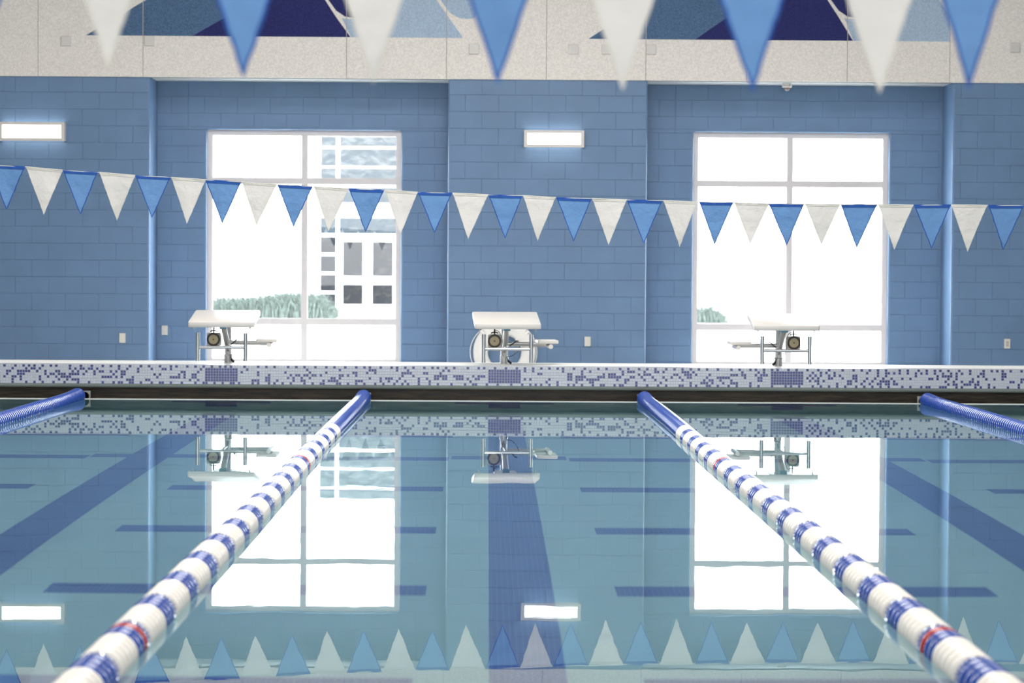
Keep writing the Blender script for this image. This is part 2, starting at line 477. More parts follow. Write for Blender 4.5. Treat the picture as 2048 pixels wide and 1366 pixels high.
for px, py in ((132, 82), (299, 82), (948, 98), (1147, 98.5), (1213, 98.5), (1302, 99), (2030, 95)):
    v = P(px, py, YF - 0.01)
    t = thing('cover_plate', (v.x, YF, v.z),
              {132: 'beige square cover plate on the pale band, farthest left', 299: 'beige square cover plate beside the panel joint under the left mural',
               948: 'beige square cover plate below the right tip of the left mural', 1147: 'beige square cover plate above the pier, between the two murals',
               1213: 'beige square cover plate half behind the near white pennant above the pier', 1302: 'beige square cover plate just right of the pier, under the right mural',
               2030: 'beige square cover plate at the far right of the pale band'}[px], 'cover plate', 'square cover plates on the upper wall')
    MB().front_slab(0.122, 0.122, 0.022, 0.006).build('plate', 'fixture_frame', t)

so = MB(); so.box(XL - 0.02, XPL + 0.02, YF + 0.05, Y_BAY + 0.3, SOFFIT, SOFFIT + 0.1)
struct('trim_1', so, 'soffit_paint')
so = MB(); so.box(XPR - 0.02, XR + 0.02, YF + 0.05, Y_BAY + 0.3, SOFFIT, SOFFIT + 0.1)
struct('trim_2', so, 'soffit_paint')
struct('ceiling', MB().box(-HALL_X, HALL_X, HALL_Y0, Y_BAY + 0.35, CEIL, CEIL + 0.2), 'ceiling_paint')
struct('wall_left', MB().box(-HALL_X - 0.2, -HALL_X, HALL_Y0, Y_BAY + 0.35, DECK, CEIL), 'hall_paint')
struct('wall_right', MB().box(HALL_X, HALL_X + 0.2, HALL_Y0, Y_BAY + 0.35, DECK, CEIL), 'hall_paint')
struct('wall_front', MB().box(-HALL_X, HALL_X, HALL_Y0 - 0.2, HALL_Y0, DECK, CEIL), 'hall_paint')

# ------------------------------------------------------------------ pool: decks, basin, end wall with gutter
PX, PZ, YN = 12.6, -1.97, 0.95
Y_PAR = 24.85
deck = MB()
deck.box(-HALL_X, HALL_X, Y_PAR, Y_BAY + 0.35, DECK - 0.2, DECK)
deck.box(-HALL_X, HALL_X, HALL_Y0, YN, -0.3, 0.12)
deck.box(-HALL_X, -PX, YN, Y_PAR, -0.3, 0.12); deck.box(PX, HALL_X, YN, Y_PAR, -0.3, 0.12)
struct('floor', deck, 'deck_concrete')
basin = MB()
basin.box(-PX - 0.2, PX + 0.2, YN - 0.2, Y_EDGE + 0.3, PZ - 0.2, PZ)
basin.box(-PX - 0.2, -PX, YN, Y_EDGE, PZ, -0.3); basin.box(PX, PX + 0.2, YN, Y_EDGE, PZ, -0.3)
basin.box(-PX, PX, YN - 0.2, YN, PZ, -0.3)
pf = struct('floor_pool', basin, 'pool_plaster')
LANES = [0.172 + 2.75 * k for k in range(-4, 5)]
for c in LANES:
    MB().box(c - 0.156, c + 0.156, 2.8, Y_EDGE - 0.02, PZ, PZ + 0.004).build('lane_line', 'lane_tile', pf)
    MB().box(c - 0.44, c + 0.44, 18.65, 18.95, PZ, PZ + 0.0045).build('lane_crossbar', 'lane_tile', pf)
for i, yc in enumerate((5.04, 7.31, 9.58, 11.85, 14.12, 16.39, 18.67, 20.95)):
    for c in [LANES[0] - 2.75] + LANES:
        a, b = max(-PX, c + 0.46), min(PX, c + 2.75 - 0.46)
        if b > a: MB().box(a, b, yc - 0.15, yc + 0.15, PZ, PZ + 0.004).build('cross_dash', 'lane_tile', pf)

# end wall: underwater face, lip, recess, rounded nose, tiled face and top
ZT, ZB, ZR = 0.340, 0.155, 0.112
ew = MB()
prof = [(Y_EDGE + 0.002, PZ), (Y_EDGE + 0.002, -0.004), (Y_EDGE + 0.03, -0.004), (Y_EDGE + 0.03, -0.14), (Y_EDGE + 0.32, -0.14), (Y_EDGE + 0.32, PZ)]
pw = struct('wall_pool_end', ew.prism_x(prof, -PX, PX), 'pool_plaster')
MB().box(-PX, PX, Y_EDGE - 0.004, Y_EDGE + 0.020, -0.006, 0.006).build('gutter_lip', 'lip_white', pw)
g = MB(); n_lip = 0
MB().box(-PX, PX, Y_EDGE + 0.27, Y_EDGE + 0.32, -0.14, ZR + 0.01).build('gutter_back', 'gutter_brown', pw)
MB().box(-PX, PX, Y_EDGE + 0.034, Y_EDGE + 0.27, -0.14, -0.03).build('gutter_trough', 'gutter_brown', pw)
nose = [(Y_EDGE + 0.006, ZB)] + [(Y_EDGE + 0.006 + 0.05 - 0.05 * math.cos(a), ZB - 0.043 * math.sin(a)) for a in [math.pi / 2 * i / 6 for i in range(1, 7)]]
body = nose + [(Y_PAR, ZR), (Y_PAR, ZT - 0.006), (Y_EDGE + 0.025, ZT - 0.006)] + \
       [(Y_EDGE + 0.026 - 0.02 * math.sin(a), ZT - 0.026 + 0.02 * math.cos(a)) for a in [math.pi / 2 * i / 4 for i in range(1, 5)]]
cb = MB().prism_x(body, -PX, PX).build('coping', 'gutter_grey', pw, smooth=50)
MB().box(-PX, PX, Y_EDGE + 0.33, Y_PAR, DECK - 0.2, ZR).build('coping_base', 'grout', pw)
# mosaic: 7 rows of one-inch tiles on the face, 3 more on the top edge
random.seed(11)
TP = 0.02643
ncol = int(2 * 9.0 / TP)
x_start = LANES[4] - 6 * TP - TP * round((LANES[4] + 9.0) / TP - 6)
dark = [[False] * ncol for _ in range(7)]
for side, gapmin in ((0, 2), (6, 2)):
    c = 1
    while c < ncol:
        dark[side][c] = True
        c += random.choice((2, 3, 3, 3, 4, 4, 4, 5) if side == 0 else (1, 2, 3, 3, 3, 4, 4, 5))
c = 0
while c < ncol:                                      # loose clusters of squares between the two edge rows
    kind = random.random(); r = random.randint(1, 5)
    def put(rr, cc):
        if 1 <= rr <= 5 and 0 <= cc < ncol: dark[rr][cc] = True
    if kind < 0.30: put(r, c)
    elif kind < 0.48:
        for i in range(random.choice((2, 2, 3))): put(r, c + i)
    elif kind < 0.62: put(r, c); put(r + 1, c + 1); put(r + random.choice((0, 2)), c + 2)
    elif kind < 0.74: put(r, c); put(r, c + 1); put(r + 1, c); put(r + 1, c + 1)
    elif kind < 0.86:
        for i in range(random.choice((2, 3))): put(r + i, c)
    else: put(r, c); put(r - 1, c + 1); put(r - 2, c + 2); put(r, c + 3)
    if random.random() < 0.55: put(random.randint(1, 5), c + random.randint(0, 3))
    c += random.choice((1, 1, 2, 2, 3))
for lc in LANES:                                     # solid lane targets, 12 tiles wide
    k0 = round((lc - 6 * TP - x_start) / TP)
    for r in range(1, 6):
        for k in range(k0 - 1, k0 + 13):
            if 0 <= k < ncol: dark[r][k] = k0 <= k < k0 + 12
mw, md = MB(), MB()
q = TP * 0.44
for r in range(7):
    zc = ZT - 0.005 - TP * (r + 0.5) + 0.0
    for k in range(ncol):
        xc = x_start + TP * (k + 0.5); y0, y1 = Y_EDGE, Y_EDGE + 0.007
        (md if dark[r][k] else mw).add([(xc - q, y1, zc - q), (xc + q, y1, zc - q), (xc + q, y1, zc + q), (xc - q, y1, zc + q),
             (xc - q * .9, y0, zc - q * .9), (xc + q * .9, y0, zc - q * .9), (xc + q * .9, y0, zc + q * .9), (xc - q * .9, y0, zc + q * .9)],
            [(4, 5, 6, 7), (0, 1, 5, 4), (1, 2, 6, 5), (2, 3, 7, 6), (3, 0, 4, 7)])
tag(mw.build('mosaic_tile', 'tile_white', pw, fix=False), 'pale grey one-inch mosaic tiles', kind='stuff')
tag(md.build('mosaic_tile', 'tile_blue', pw, fix=False), 'navy blue one-inch mosaic tiles', kind='stuff')
mt = MB()
for r in range(6):
    ya = Y_EDGE + 0.012 + TP * r
    for k in range(ncol):
        xc = x_start + TP * (k + 0.5); mt.add([(xc - q, ya, ZT), (xc + q, ya, ZT), (xc + q, ya + 2 * q, ZT), (xc - q, ya + 2 * q, ZT),
            (xc - q, ya, ZT - .006), (xc + q, ya, ZT - .006)], [(0, 1, 2, 3), (4, 5, 1, 0)])
tag(mt.build('mosaic_tile', 'tile_white', pw, fix=False), 'pale mosaic tiles along the top edge', kind='stuff')
MB().box(-PX, PX, Y_EDGE + 0.175, Y_PAR, ZT - 0.006, ZT - 0.001).build('coping_top', 'lip_white', pw)
MB().box(-PX, PX, Y_EDGE + 0.003, Y_EDGE + 0.0075, ZB - 0.004, ZT - 0.02).build('grout_bed', 'grout', pw)
for lc in LANES:                                     # blue targets under water
    t_ = MB().box(lc - 0.1525, lc + 0.1525, Y_EDGE - 0.004, Y_EDGE + 0.002, -1.05, -0.006)
    t_.box(lc - 0.48, lc - 0.1525, Y_EDGE - 0.004, Y_EDGE + 0.002, -0.45, -0.20); t_.box(lc + 0.1525, lc + 0.48, Y_EDGE - 0.004, Y_EDGE + 0.002, -0.45, -0.20)
    t_.build('wall_target', 'lane_tile', pw)

wat = MB(); wat.add([(-PX, YN, 0), (PX, YN, 0), (PX, Y_EDGE - 0.004, 0), (-PX, Y_EDGE - 0.004, 0)], [(0, 1, 2, 3)])
wo = wat.build('pool_water', 'pool_water', None, fix=False)
tag(wo, 'calm clear pool water mirroring the end wall and windows', 'water', kind='structure')

# ------------------------------------------------------------------ lane ropes
PITCHD = 0.0757
DISC = [(-0.0270, 0.030), (-0.0260, 0.0630), (-0.020, 0.0710), (-0.010, 0.0755), (0.0, 0.0768), (0.010, 0.0755), (0.020, 0.0710), (0.0260, 0.0630), (0.0270, 0.030)]
dm = {c: MB().lathe_y(DISC, 28).mesh('float_disc', 'float_' + c, 60) for c in ('blue', 'white', 'red')}
GEAR = [(-0.0325, 0.045), (-0.024, 0.066), (-0.012, 0.0735), (0.012, 0.0735), (0.024, 0.066), (0.0325, 0.045)]
gear = MB().lathe_y(GEAR, 56, teeth=0.0065).mesh('float_disc', 'float_blue')
def lane_rope(x, label, nparts, y_first, red_k, x_near=None):
    y_start = Y_EDGE - 0.03; z = 0.012
    t = thing('lane_rope', (x, y_start, z), label, 'lane rope', 'lane ropes of float discs')
    total = int((y_start - 1.6) / PITCHD)
    if x_near is None: x_near = x
    rest = {}
    nsol = round((y_start - y_first) / PITCHD)
    def kindof(i):
        j = i - nsol
        if j < 0: return 'blue', None
        band, w = divmod(j, 9)
        if w < 5: return 'white', w
        if w == 6 and (band - red_k) % 11 == 0: return 'red', w
        return 'blue', w
    for i in range(total):
        kd, w = kindof(i)
        y = -PITCHD * (i + 0.5)
        f = i / total
        sag = 0.006 * math.sin(i * 0.045) + 0.004 * math.sin(i * 0.021 + 1)
        xo = (x_near - x) * f + 0.004 * math.sin(i * 0.05)
        zz = sag * 0.6 + (0.02 * max(0, 1 - i / 14) ** 2)
        if i < nparts:
            me = gear if (kd == 'blue' and w == 5) else dm[kd]
            o = link('float_disc', me, t, (xo, y, zz)); o['label'] = kd + ' float disc'
        else:
            rest.setdefault(kd, MB()).lathe_y(DISC, 16, cx=xo, cy=y, cz=zz)
    for kd, mb in rest.items():
        tag(mb.build('float_disc', 'float_' + kd, t, smooth=35), kd + ' float discs nearest the camera', kind='stuff')
    cable = MB().tube([(0, 0.055, 0.03), (0, 0.0, 0.02), (0, -0.5, 0), ((x_near - x) * 1.0, -(y_start - 1.0), 0)], 0.008, 8)
    cable.build('steel_cable', 'steel', t)
lane_rope(-1.195, 'blue and white lane rope running to the near left corner', 299, 18.88, 4)
lane_rope(1.530, 'blue and white lane rope running to the near right corner', 299, 18.85, 4)
lane_rope(-3.96, 'solid blue stretch of lane rope at the left edge of view', 150, 18.2, 4)
lane_rope(4.28, 'solid blue stretch of lane rope at the right edge of view', 150, 18.2, 4)
for px, nm in ((169.5, 'steel anchor plate in the gutter at the far left lane rope'), (731, 'steel anchor plate in the gutter behind the left central lane rope'),
               (1285, 'steel anchor plate in the gutter behind the right central lane rope'), (1846, 'steel anchor plate in the gutter at the far right lane rope')):
    yh = 790 + 0.0065 * (px - 169)
    v = P(px, yh, Y_EDGE + 0.04)
    t = thing('rope_anchor', (v.x, Y_EDGE + 0.06, v.z - 0.02), nm, 'rope anchor', 'lane rope anchors')
    a = MB(); a.box(-0.052, 0.052, 0.0, 0.012, -0.045, 0.06); a.build('plate', 'gutter_grey', t)
    MB().lathe_y([(-0.03, 0.040), (-0.03, 0.028), (0.0, 0.028), (0.0, 0.040), (-0.03, 0.040)], 20, cz=0.01).build('socket_ring', 'horn_dark', t, smooth=40)
    MB().lathe_y([(-0.006, 0.028), (-0.001, 0.028)], 20, cz=0.01).build('socket', 'black_rubber', t)
    MB().box(-0.03, 0.03, 0.012, 0.21, -0.02, 0.03).build('bracket', 'steel', t)

# ------------------------------------------------------------------ starting blocks
def starting_block(lane_x, label, mir, speaker_label):
    """mir = +1: step to the right, speaker to the left; -1 mirrored.  Base = foot of the post on the coping"""
    yp = 24.55
    t = thing('starting_block', (lane_x, yp, ZT - 0.004), label, 'starting block', 'starting blocks on the pool end wall')
    z0 = ZT - 0.004
    def L(x, y, z): return (x, y - yp, z - z0)
    # sloping platform
    W2, TH = 0.322, 0.052
    yf, yb, zf, zb = 23.86, 24.52, 0.700, 0.808
    sl = (zb - zf) / (yb - yf)
    bm = bmesh.new()
    vs = []
    for (x, y) in ((-W2, yf), (W2, yf), (W2, yb), (-W2, yb)):
        z = zf + (y - yf) * sl
        vs.append(bm.verts.new(L(x, y, z)))
    for (x, y) in ((-W2, yf), (W2, yf), (W2, yb), (-W2, yb)):
        z = zf + (y - yf) * sl + TH
        vs.append(bm.verts.new(L(x, y, z)))
    for f in ((0, 3, 2, 1), (4, 5, 6, 7), (0, 1, 5, 4), (1, 2, 6, 5), (2, 3, 7, 6), (3, 0, 4, 7)): bm.faces.new([vs[i] for i in f])
    ve = [e for e in bm.edges if abs((e.verts[0].co - e.verts[1].co).z) > 0.04 and abs((e.verts[0].co - e.verts[1].co).y) < 0.01]
    bmesh.ops.bevel(bm, geom=ve, offset=0.02, segments=3, affect='EDGES', profile=0.5)
    bmesh.ops.bevel(bm, geom=[e for e in bm.edges if e.is_manifold and e.calc_face_angle(0) > 1.0], offset=0.006, segments=2, affect='EDGES', profile=0.5)
    bmesh.ops.recalc_face_normals(bm, faces=bm.faces)
    me = bpy.data.meshes.new('platform'); bm.to_mesh(me); bm.free(); me.materials.append(MATS['white_plastic'])
    for p in me.polygons: p.use_smooth = True
    me.set_sharp_from_angle(angle=math.radians(35))
    link('platform', me, t)
    for sx in (-1, 1):                                # pegs under the front corners
        MB().tube([L(sx * 0.275, 23.93, 0.712), L(sx * 0.275, 23.93, 0.672)], [0.010, 0.004], 8).build('peg', 'white_plastic', t)
    MB().box(-0.11, 0.11, 23.98 - yp, 24.45 - yp, 0.0, 0.012).build('mounting_plate', 'steel', t, loc=(0, 0, zf + 0.055 - z0 - 0.03)).rotation_euler = (0, 0, 0)
    # pedestal post and forward brace
    MB().tube([L(0, 24.55, z0), L(0, 24.50, 0.79)], 0.035, 16).build('post', 'steel', t, smooth=40)
    MB().tube([L(0, 24.55, z0), L(0, 24.545, z0 + 0.085)], 0.041, 16).build('post_sleeve', 'steel', t, smooth=40)
    MB().lathe_y([(0, 0.05), (0.008, 0.05)], 20).build('foot_plate', 'steel', t).rotation_euler = (math.pi / 2, 0, 0)
    MB().tube([L(0, 24.52, 0.47), L(0, 24.06, 0.722)], 0.029, 14).build('brace', 'steel', t, smooth=40)
    MB().tube([L(-0.035, 24.06, 0.705), L(0.035, 24.06, 0.705)], 0.026, 16).build('brace_joint', 'blue_steel', t, smooth=40)
    # backstroke handles
    MB().tube([L(-0.232, 23.93, 0.505), L(0.232, 23.93, 0.505)], 0.0155, 12).build('handle_bar', 'steel', t, smooth=40)
    for sx in (-1, 1):
        MB().tube([L(sx * 0.232, 23.93, 0.372), L(sx * 0.232, 23.93, 0.648)], 0.0205, 14).build('grip', 'steel', t, smooth=40)
    MB().tube([L(0, 23.93, 0.505), L(0, 24.53, 0.50)], 0.014, 12).build('handle_arm', 'steel', t, smooth=40)
    # side step
    xs = mir * 0.44
    MB().tube([L(0, 24.53, 0.535), L(xs, 24.53, 0.530)], 0.021, 12).build('step_arm', 'steel', t, smooth=40)
    MB().tube([L(0, 24.36, 0.548), L(xs * 0.93, 24.36, 0.548)], 0.015, 12).build('step_arm', 'steel', t, smooth=40)
    MB().tube([L(xs, 24.16, 0.524), L(xs, 24.62, 0.524)], 0.022, 16).build('step_rail', 'steel', t, smooth=40)
    MB().tube([L(xs, 24.150, 0.524), L(xs, 24.16, 0.524)], 0.023, 16).build('end_cap', 'white_plastic', t, smooth=40)
    bm = bmesh.new()
    bmesh.ops.create_cube(bm, size=1.0, matrix=Matrix.Translation(L(mir * 0.415, 24.36, 0.568)) @ Matrix.Diagonal((0.205, 0.40, 0.036, 1)))
    bmesh.ops.bevel(bm, geom=list(bm.edges), offset=0.009, segments=2, affect='EDGES', profile=0.5)
    me = bpy.data.meshes.new('step_tread'); bm.to_mesh(me); bm.free(); me.materials.append(MATS['white_plastic']); link('step_tread', me, t)
    # start speaker hanging under the platform
    sp = thing('start_speaker', (lane_x - mir * 0.098, 24.12, 0.715), speaker_label, 'speaker', 'start speakers under the blocks')
    zc = -0.137
    MB().lathe_y([(-0.034, 0.058), (-0.040, 0.065), (-0.034, 0.0655), (0.0, 0.063), (0.05, 0.045), (0.08, 0.03)], 32, cz=zc).build('horn_rim', 'horn_dark', sp, smooth=40)
    MB().lathe_y([(-0.043, 0.0), (-0.046, 0.012), (-0.0405, 0.034), (-0.0402, 0.046)], 28, cz=zc).build('cone', 'horn_tan', sp, smooth=30)
    MB().lathe_y([(-0.050, 0.0), (-0.049, 0.006), (-0.043, 0.008)], 14, cz=zc).build('centre_cap', 'horn_dark', sp, smooth=30)
    hb = MB(); 
    hb.prism_y([(-0.066, zc - 0.055), (-0.05, zc - 0.070), (0.05, zc - 0.070), (0.066, zc - 0.055), (0.066, zc + 0.055), (0.05, zc + 0.066), (-0.05, zc + 0.066), (-0.066, zc + 0.055)], -0.028, 0.05)
    hb.build('housing', 'horn_grey', sp)
    MB().tube([(0, 0, zc + 0.06), (0, 0, 0.0)], 0.008, 8).build('hanger', 'black_rubber', sp)
    MB().tube([(-0.035, -0.02, zc + 0.078), (-0.012, -0.02, zc + 0.086), (0.012, -0.02, zc + 0.086), (0.035, -0.02, zc + 0.078)], 0.006, 8).build('clamp', 'black_rubber', sp)
    def arc(pts): # smooth curve through points
        out = []
        n = len(pts)
        for i in range(n - 1):
            p0, p1, p2, p3 = [Vector(pts[max(0, min(n - 1, j))]) for j in (i - 1, i, i + 1, i + 2)]
            for s in range(6):
                u = s / 6
                out.append(0.5 * ((2 * p1) + (p2 - p0) * u + (2 * p0 - 5 * p1 + 4 * p2 - p3) * u * u + (-p0 + 3 * p1 - 3 * p2 + p3) * u ** 3))
        out.append(Vector(pts[-1])); return out
    m = mir
    MB().tube(arc([(0.0, 0.03, -0.03), (m * 0.045, 0.02, -0.05), (m * 0.075, -0.02, -0.12), (m * 0.07, 0.0, -0.20), (m * 0.09, 0.1, -0.29), (m * 0.125, 0.30, -0.30),
                   (m * 0.18, 0.30, -0.29), (m * 0.23, 0.22, -0.24), (m * 0.25, 0.15, -0.19)]), 0.0035, 6).build('cable', 'black_rubber', sp)
    MB().tube(arc([(m * 0.15, 0.2, -0.19), (m * 0.185, 0.15, -0.165), (m * 0.21, 0.12, -0.142), (m * 0.235, 0.10, -0.140)]), 0.006, 6).build('cable_plug', 'black_rubber', sp)
    MB().tube(arc([(m * 0.125, 0.36, -0.31), (m * 0.14, 0.33, -0.345), (m * 0.165, 0.30, -0.365)]), [0.005] * 6 + [0.012] * 7, 8).build('cable_plug', 'black_rubber', sp)
    return t
starting_block(LANES[3] - 0.01, 'white platform starting block in front of the left window', 1, 'round start speaker under the block by the left window')
starting_block(LANES[4] + 0.0, 'white platform starting block in front of the life ring', 1, 'round start speaker in front of the life ring').rotation_euler.z = 0.045
starting_block(LANES[5] + 0.0, 'white platform starting block in front of the right window, step on its left', -1, 'round start speaker under the block by the right window')

# ------------------------------------------------------------------ life ring against the pier
lr = thing('life_ring', (P(1009, 699, Y_PIER).x, Y_PIER - 0.075, DECK + 0.385), 'white life ring leaning on the blue pier behind the middle block', 'life ring')
mb = MB(); N, M = 48, 14; vs = []; fs = []
for i in range(N):
    a = 2 * math.pi * i / N
    for j in range(M):
        b = 2 * math.pi * j / M
        rr = 0.292 + 0.091 * math.copysign(abs(math.cos(b)) ** 0.75, math.cos(b)); yy = 0.058 * math.copysign(abs(math.sin(b)) ** 0.75, math.sin(b))
        vs.append((rr * math.cos(a), yy, rr * math.sin(a)))
for i in range(N):
    for j in range(M):
        fs.append((i * M + j, ((i + 1) % N) * M + j, ((i + 1) % N) * M + (j + 1) % M, i * M + (j + 1) % M))
mb.add(vs, fs); mb.build('ring_body', 'ring_plastic', lr, smooth=60)
for k in range(4):
    a0 = math.radians(45 + 90 * k)
    pts = []
    for s in range(13):
        u = s / 12; a = a0 + u * math.pi / 2
        pts.append(((0.386 + (0.032 if k == 1 else 0.008) * math.sin(math.pi * u)) * math.cos(a), -0.005, (0.386 + (0.032 if k == 1 else 0.008) * math.sin(math.pi * u)) * math.sin(a)))
    MB().tube(pts, 0.0055, 6).build('grab_line', 'ring_plastic', lr)
    st = MB()
    for sgn in (-0.055, 0.055):
        a = a0 + sgn
        st.add([(r * math.cos(a + d), y, r * math.sin(a + d)) for r in (0.198, 0.386) for d in (-0.04, 0.04) for y in (-0.061, 0.061)],
               [(0, 1, 3, 2), (4, 6, 7, 5), (0, 4, 5, 1), (2, 3, 7, 6), (0, 2, 6, 4), (1, 5, 7, 3)])
    st.build('strap', 'ring_plastic', lr)

# ------------------------------------------------------------------ wall lamps, plates, dome camera
def wall_lamp(x0p, x1p, y0p, y1p, label):
    yw = Y_PIER - 0.005; a = P(x0p, y1p, yw - 0.11); b = P(x1p, y0p, yw - 0.11)
    w, h = b.x - a.x, b.z - a.z
    t = thing('wall_lamp', ((a.x + b.x) / 2, yw, (a.z + b.z) / 2), label, 'wall lamp', 'rectangular wall lamps on the blue block wall')
    w2, h2, fr = w / 2, h / 2, 0.042
    f = MB()
    f.box(-w2, w2, -0.11, -0.085, h2 - fr * 0.8, h2); f.box(-w2, w2, -0.11, -0.085, -h2, -h2 + fr * 0.8)
    f.box(-w2, -w2 + fr, -0.11, -0.085, -h2 + fr * .8, h2 - fr * .8); f.box(w2 - fr, w2, -0.11, -0.085, -h2 + fr * .8, h2 - fr * .8)
    f.build('frame', 'fixture_frame', t)
    MB().box(-w2, -w2 + 0.02, -0.085, 0.0, -h2, h2).box(w2 - 0.02, w2, -0.085, 0.0, -h2, h2).build('end_plate', 'fixture_frame', t)
    MB().box(-w2 + 0.021, w2 - 0.021, -0.09, -0.035, -h2 + 0.012, h2 - 0.012).build('lens', 'lamp_lens', t)
    MB().box(-w2 + 0.02, w2 - 0.02, -0.035, 0.0, -h2 + 0.03, h2 - 0.03).build('back_box', 'fixture_frame', t)
wall_lamp(1048, 1168.5, 261, 294, 'lit rectangular wall lamp on the middle blue pier')
wall_lamp(-3, 129, 244.5, 281, 'lit rectangular wall lamp on the left wall, cut by the frame edge')

def plate(px, py, y, label, outlet=False):
    v = P(px, py, y)
    t = thing('wall_outlet' if outlet else 'switch_plate', (v.x, y, v.z), label, 'outlet' if outlet else 'switch plate', 'small plates on the block wall')
    MB().front_slab(0.074, 0.118, 0.008 + 0.012, 0.003).build('cover', 'plate_cream', t)
    if outlet:
        MB().front_slab(0.034, 0.068, 0.024, 0.002).build('socket', 'horn_grey', t)
        s = MB()
        for dz in (-0.018, 0.018):
            s.box(-0.008, -0.005, -0.026, -0.0235, dz - 0.006, dz + 0.006); s.box(0.005, 0.008, -0.026, -0.0235, dz - 0.006, dz + 0.006)
        s.build('slots', 'black_rubber', t)
    else:
        MB().front_slab(0.030, 0.062, 0.024, 0.003).build('rocker', 'plate_cream', t)
plate(245, 676, Y_PIER, 'cream switch plate low on the left blue wall')
plate(329.5, 660.5, Y_BAY, 'cream switch plate left of the left window')
plate(1175, 683, Y_PIER, 'cream switch plate on the pier right of the life ring')
plate(2014, 687.5, Y_PIER, 'cream power outlet low on the right blue wall', True)
dc = thing('dome_camera', (P(1574, 168, 30.1).x, 30.1, SOFFIT), 'small white dome camera under the soffit above the right window', 'security camera')
rot = (-math.pi / 2, 0, 0)
o = MB().lathe_y([(0.0, 0.062), (0.048, 0.062), (0.054, 0.052)], 24).build('base', 'white_plastic', dc, smooth=40); o.rotation_euler = rot
o = MB().lathe_y([(0.05, 0.046)] + [(0.052 + 0.044 * math.sin(a), 0.044 * math.cos(a)) for a in [math.pi / 2 * i / 6 for i in range(6)]] + [(0.096, 0.001)], 24).build('dome', 'dome_smoke', dc, smooth=60); o.rotation_euler = rot

# ------------------------------------------------------------------ pennant strings
def pennant_parts(parent, A, B, T, blue, seed, amp=0.006):
    """A, B top corners, T tip (world); a gently folded triangle with hems as sub-parts"""
    rnd = random.Random(seed)
    A, B, T = Vector(A), Vector(B), Vector(T)
    ph, k1, am, bl = rnd.uniform(0, 6), rnd.uniform(5, 9), amp * rnd.uniform(0.6, 1.5), rnd.uniform(-0.02, 0.02)
    jit = [rnd.uniform(-1, 1) for _ in range(40)]
    def pt(u, v, dy=0.0):
        top = A.lerp(B, u); p = top.lerp(T, v)
        y = am * math.sin(k1 * u * (1 - v) + ph + 2 * v) * (0.3 + v) + bl * v * v + 0.004 * math.sin(9 * v + ph) * v
        return Vector((p.x + 0.0016 * jit[int(v * 18)] * (1 if 0 < v < 1 else 0), p.y + y + dy, p.z))
    def sheet(u0, u1, v0, v1, nu, nv, dy, th):
        """strip of cloth with real thickness; u0,u1 can be functions of v"""
        vs = []
        for side in (0, 1):
            for j in range(nv + 1):
                v = v0 + (v1 - v0) * j / nv
                a = u0(v) if callable(u0) else u0; b = u1(v) if callable(u1) else u1
                for i in range(nu + 1):
                    vs.append(pt(a + (b - a) * i / nu, v, dy + side * th))
        N_ = (nv + 1) * (nu + 1); fs = []
        for j in range(nv):
            for i in range(nu):
                q = j * (nu + 1) + i
                fs.append((q, q + nu + 1, q + nu + 2, q + 1)); fs.append((N_ + q, N_ + q + 1, N_ + q + nu + 2, N_ + q + nu + 1))
        for j in range(nv):
            for i in (0, nu):
                q = j * (nu + 1) + i; fs.append((q, q + nu + 1, N_ + q + nu + 1, N_ + q) if i else (q, N_ + q, N_ + q + nu + 1, q + nu + 1))
        for i in range(nu):
            fs.append((i, i + 1, N_ + i + 1, N_ + i))
        mb = MB(); mb.add(vs, fs); return mb
    wid = (B - A).length
    hem_v = 0.07 if blue else 0.05
    o = sheet(0, 1, 0, 0.999, 6, 18, 0, 0.0008).build('pennant', 'flag_blue' if blue else 'flag_white', parent, smooth=70, fix=False)
    o['label'] = 'blue cloth pennant' if blue else 'white cloth pennant'
    hm = 'flag_hem' if blue else 'flag_white_hem'
    sheet(-0.012, 1.012, -0.008, hem_v, 6, 2, -0.0022, 0.005).build('top_hem', hm, o, smooth=70, fix=False)
    hw = 0.0065 / wid
    eh = lambda v: min(0.5, hw / max(0.02, 1 - v))
    s1 = sheet(-0.004, lambda v: eh(v), hem_v, 0.985, 1, 18, -0.0012, 0.0032)
    s2 = sheet(lambda v: 1 - eh(v), 1.004, hem_v, 0.985, 1, 18, -0.0012, 0.0032)
    s1.add(s2.v, s2.f); s1.build('side_hem', hm, o, smooth=70, fix=False)

far = [(-20, 50, 12, 420, 330), (52, 125, 88, 430, 333.5), (126, 195, 161, 430, 340.5), (199, 270, 233, 441, 344.5), (271, 341, 304, 436, 351), (343, 411, 374, 448, 354.5),
       (411, 482, 445, 448, 359.5), (484, 553, 513, 452, 364), (555, 625, 587, 455, 369), (628, 697, 657, 463, 373), (698, 768, 731, 465, 377.5), (770, 835, 801, 469, 380),
       (836, 904, 869, 467, 384.5), (906, 976, 936, 478, 386), (977, 1045, 1010, 478, 389.5), (1047, 1111, 1075, 482, 391), (1113, 1183, 1147, 484, 395), (1185, 1253, 1217, 490, 397),
       (1254, 1325, 1287, 488, 399.5), (1327, 1393, 1360, 494, 401), (1399, 1466, 1429, 490, 404), (1469, 1538, 1500, 489, 405), (1538, 1608, 1573, 492, 407.5), (1611, 1680, 1643, 490, 408),
       (1682, 1754, 1713, 496, 409), (1757, 1826, 1788, 500, 409), (1828, 1901, 1863, 498, 410), (1903, 1974, 1935, 504, 409.5), (1977, 2048, 2007, 501, 410.5)]
far = [(-309, -239, -275, 388, 305), (-236, -167, -203, 396, 312), (-165, -94, -130, 404, 318), (-92, -22, -57, 412, 324)] + far + \
      [(2050, 2120, 2085, 502, 410.5), (2122, 2192, 2157, 501, 410), (2194, 2264, 2229, 500, 409)]
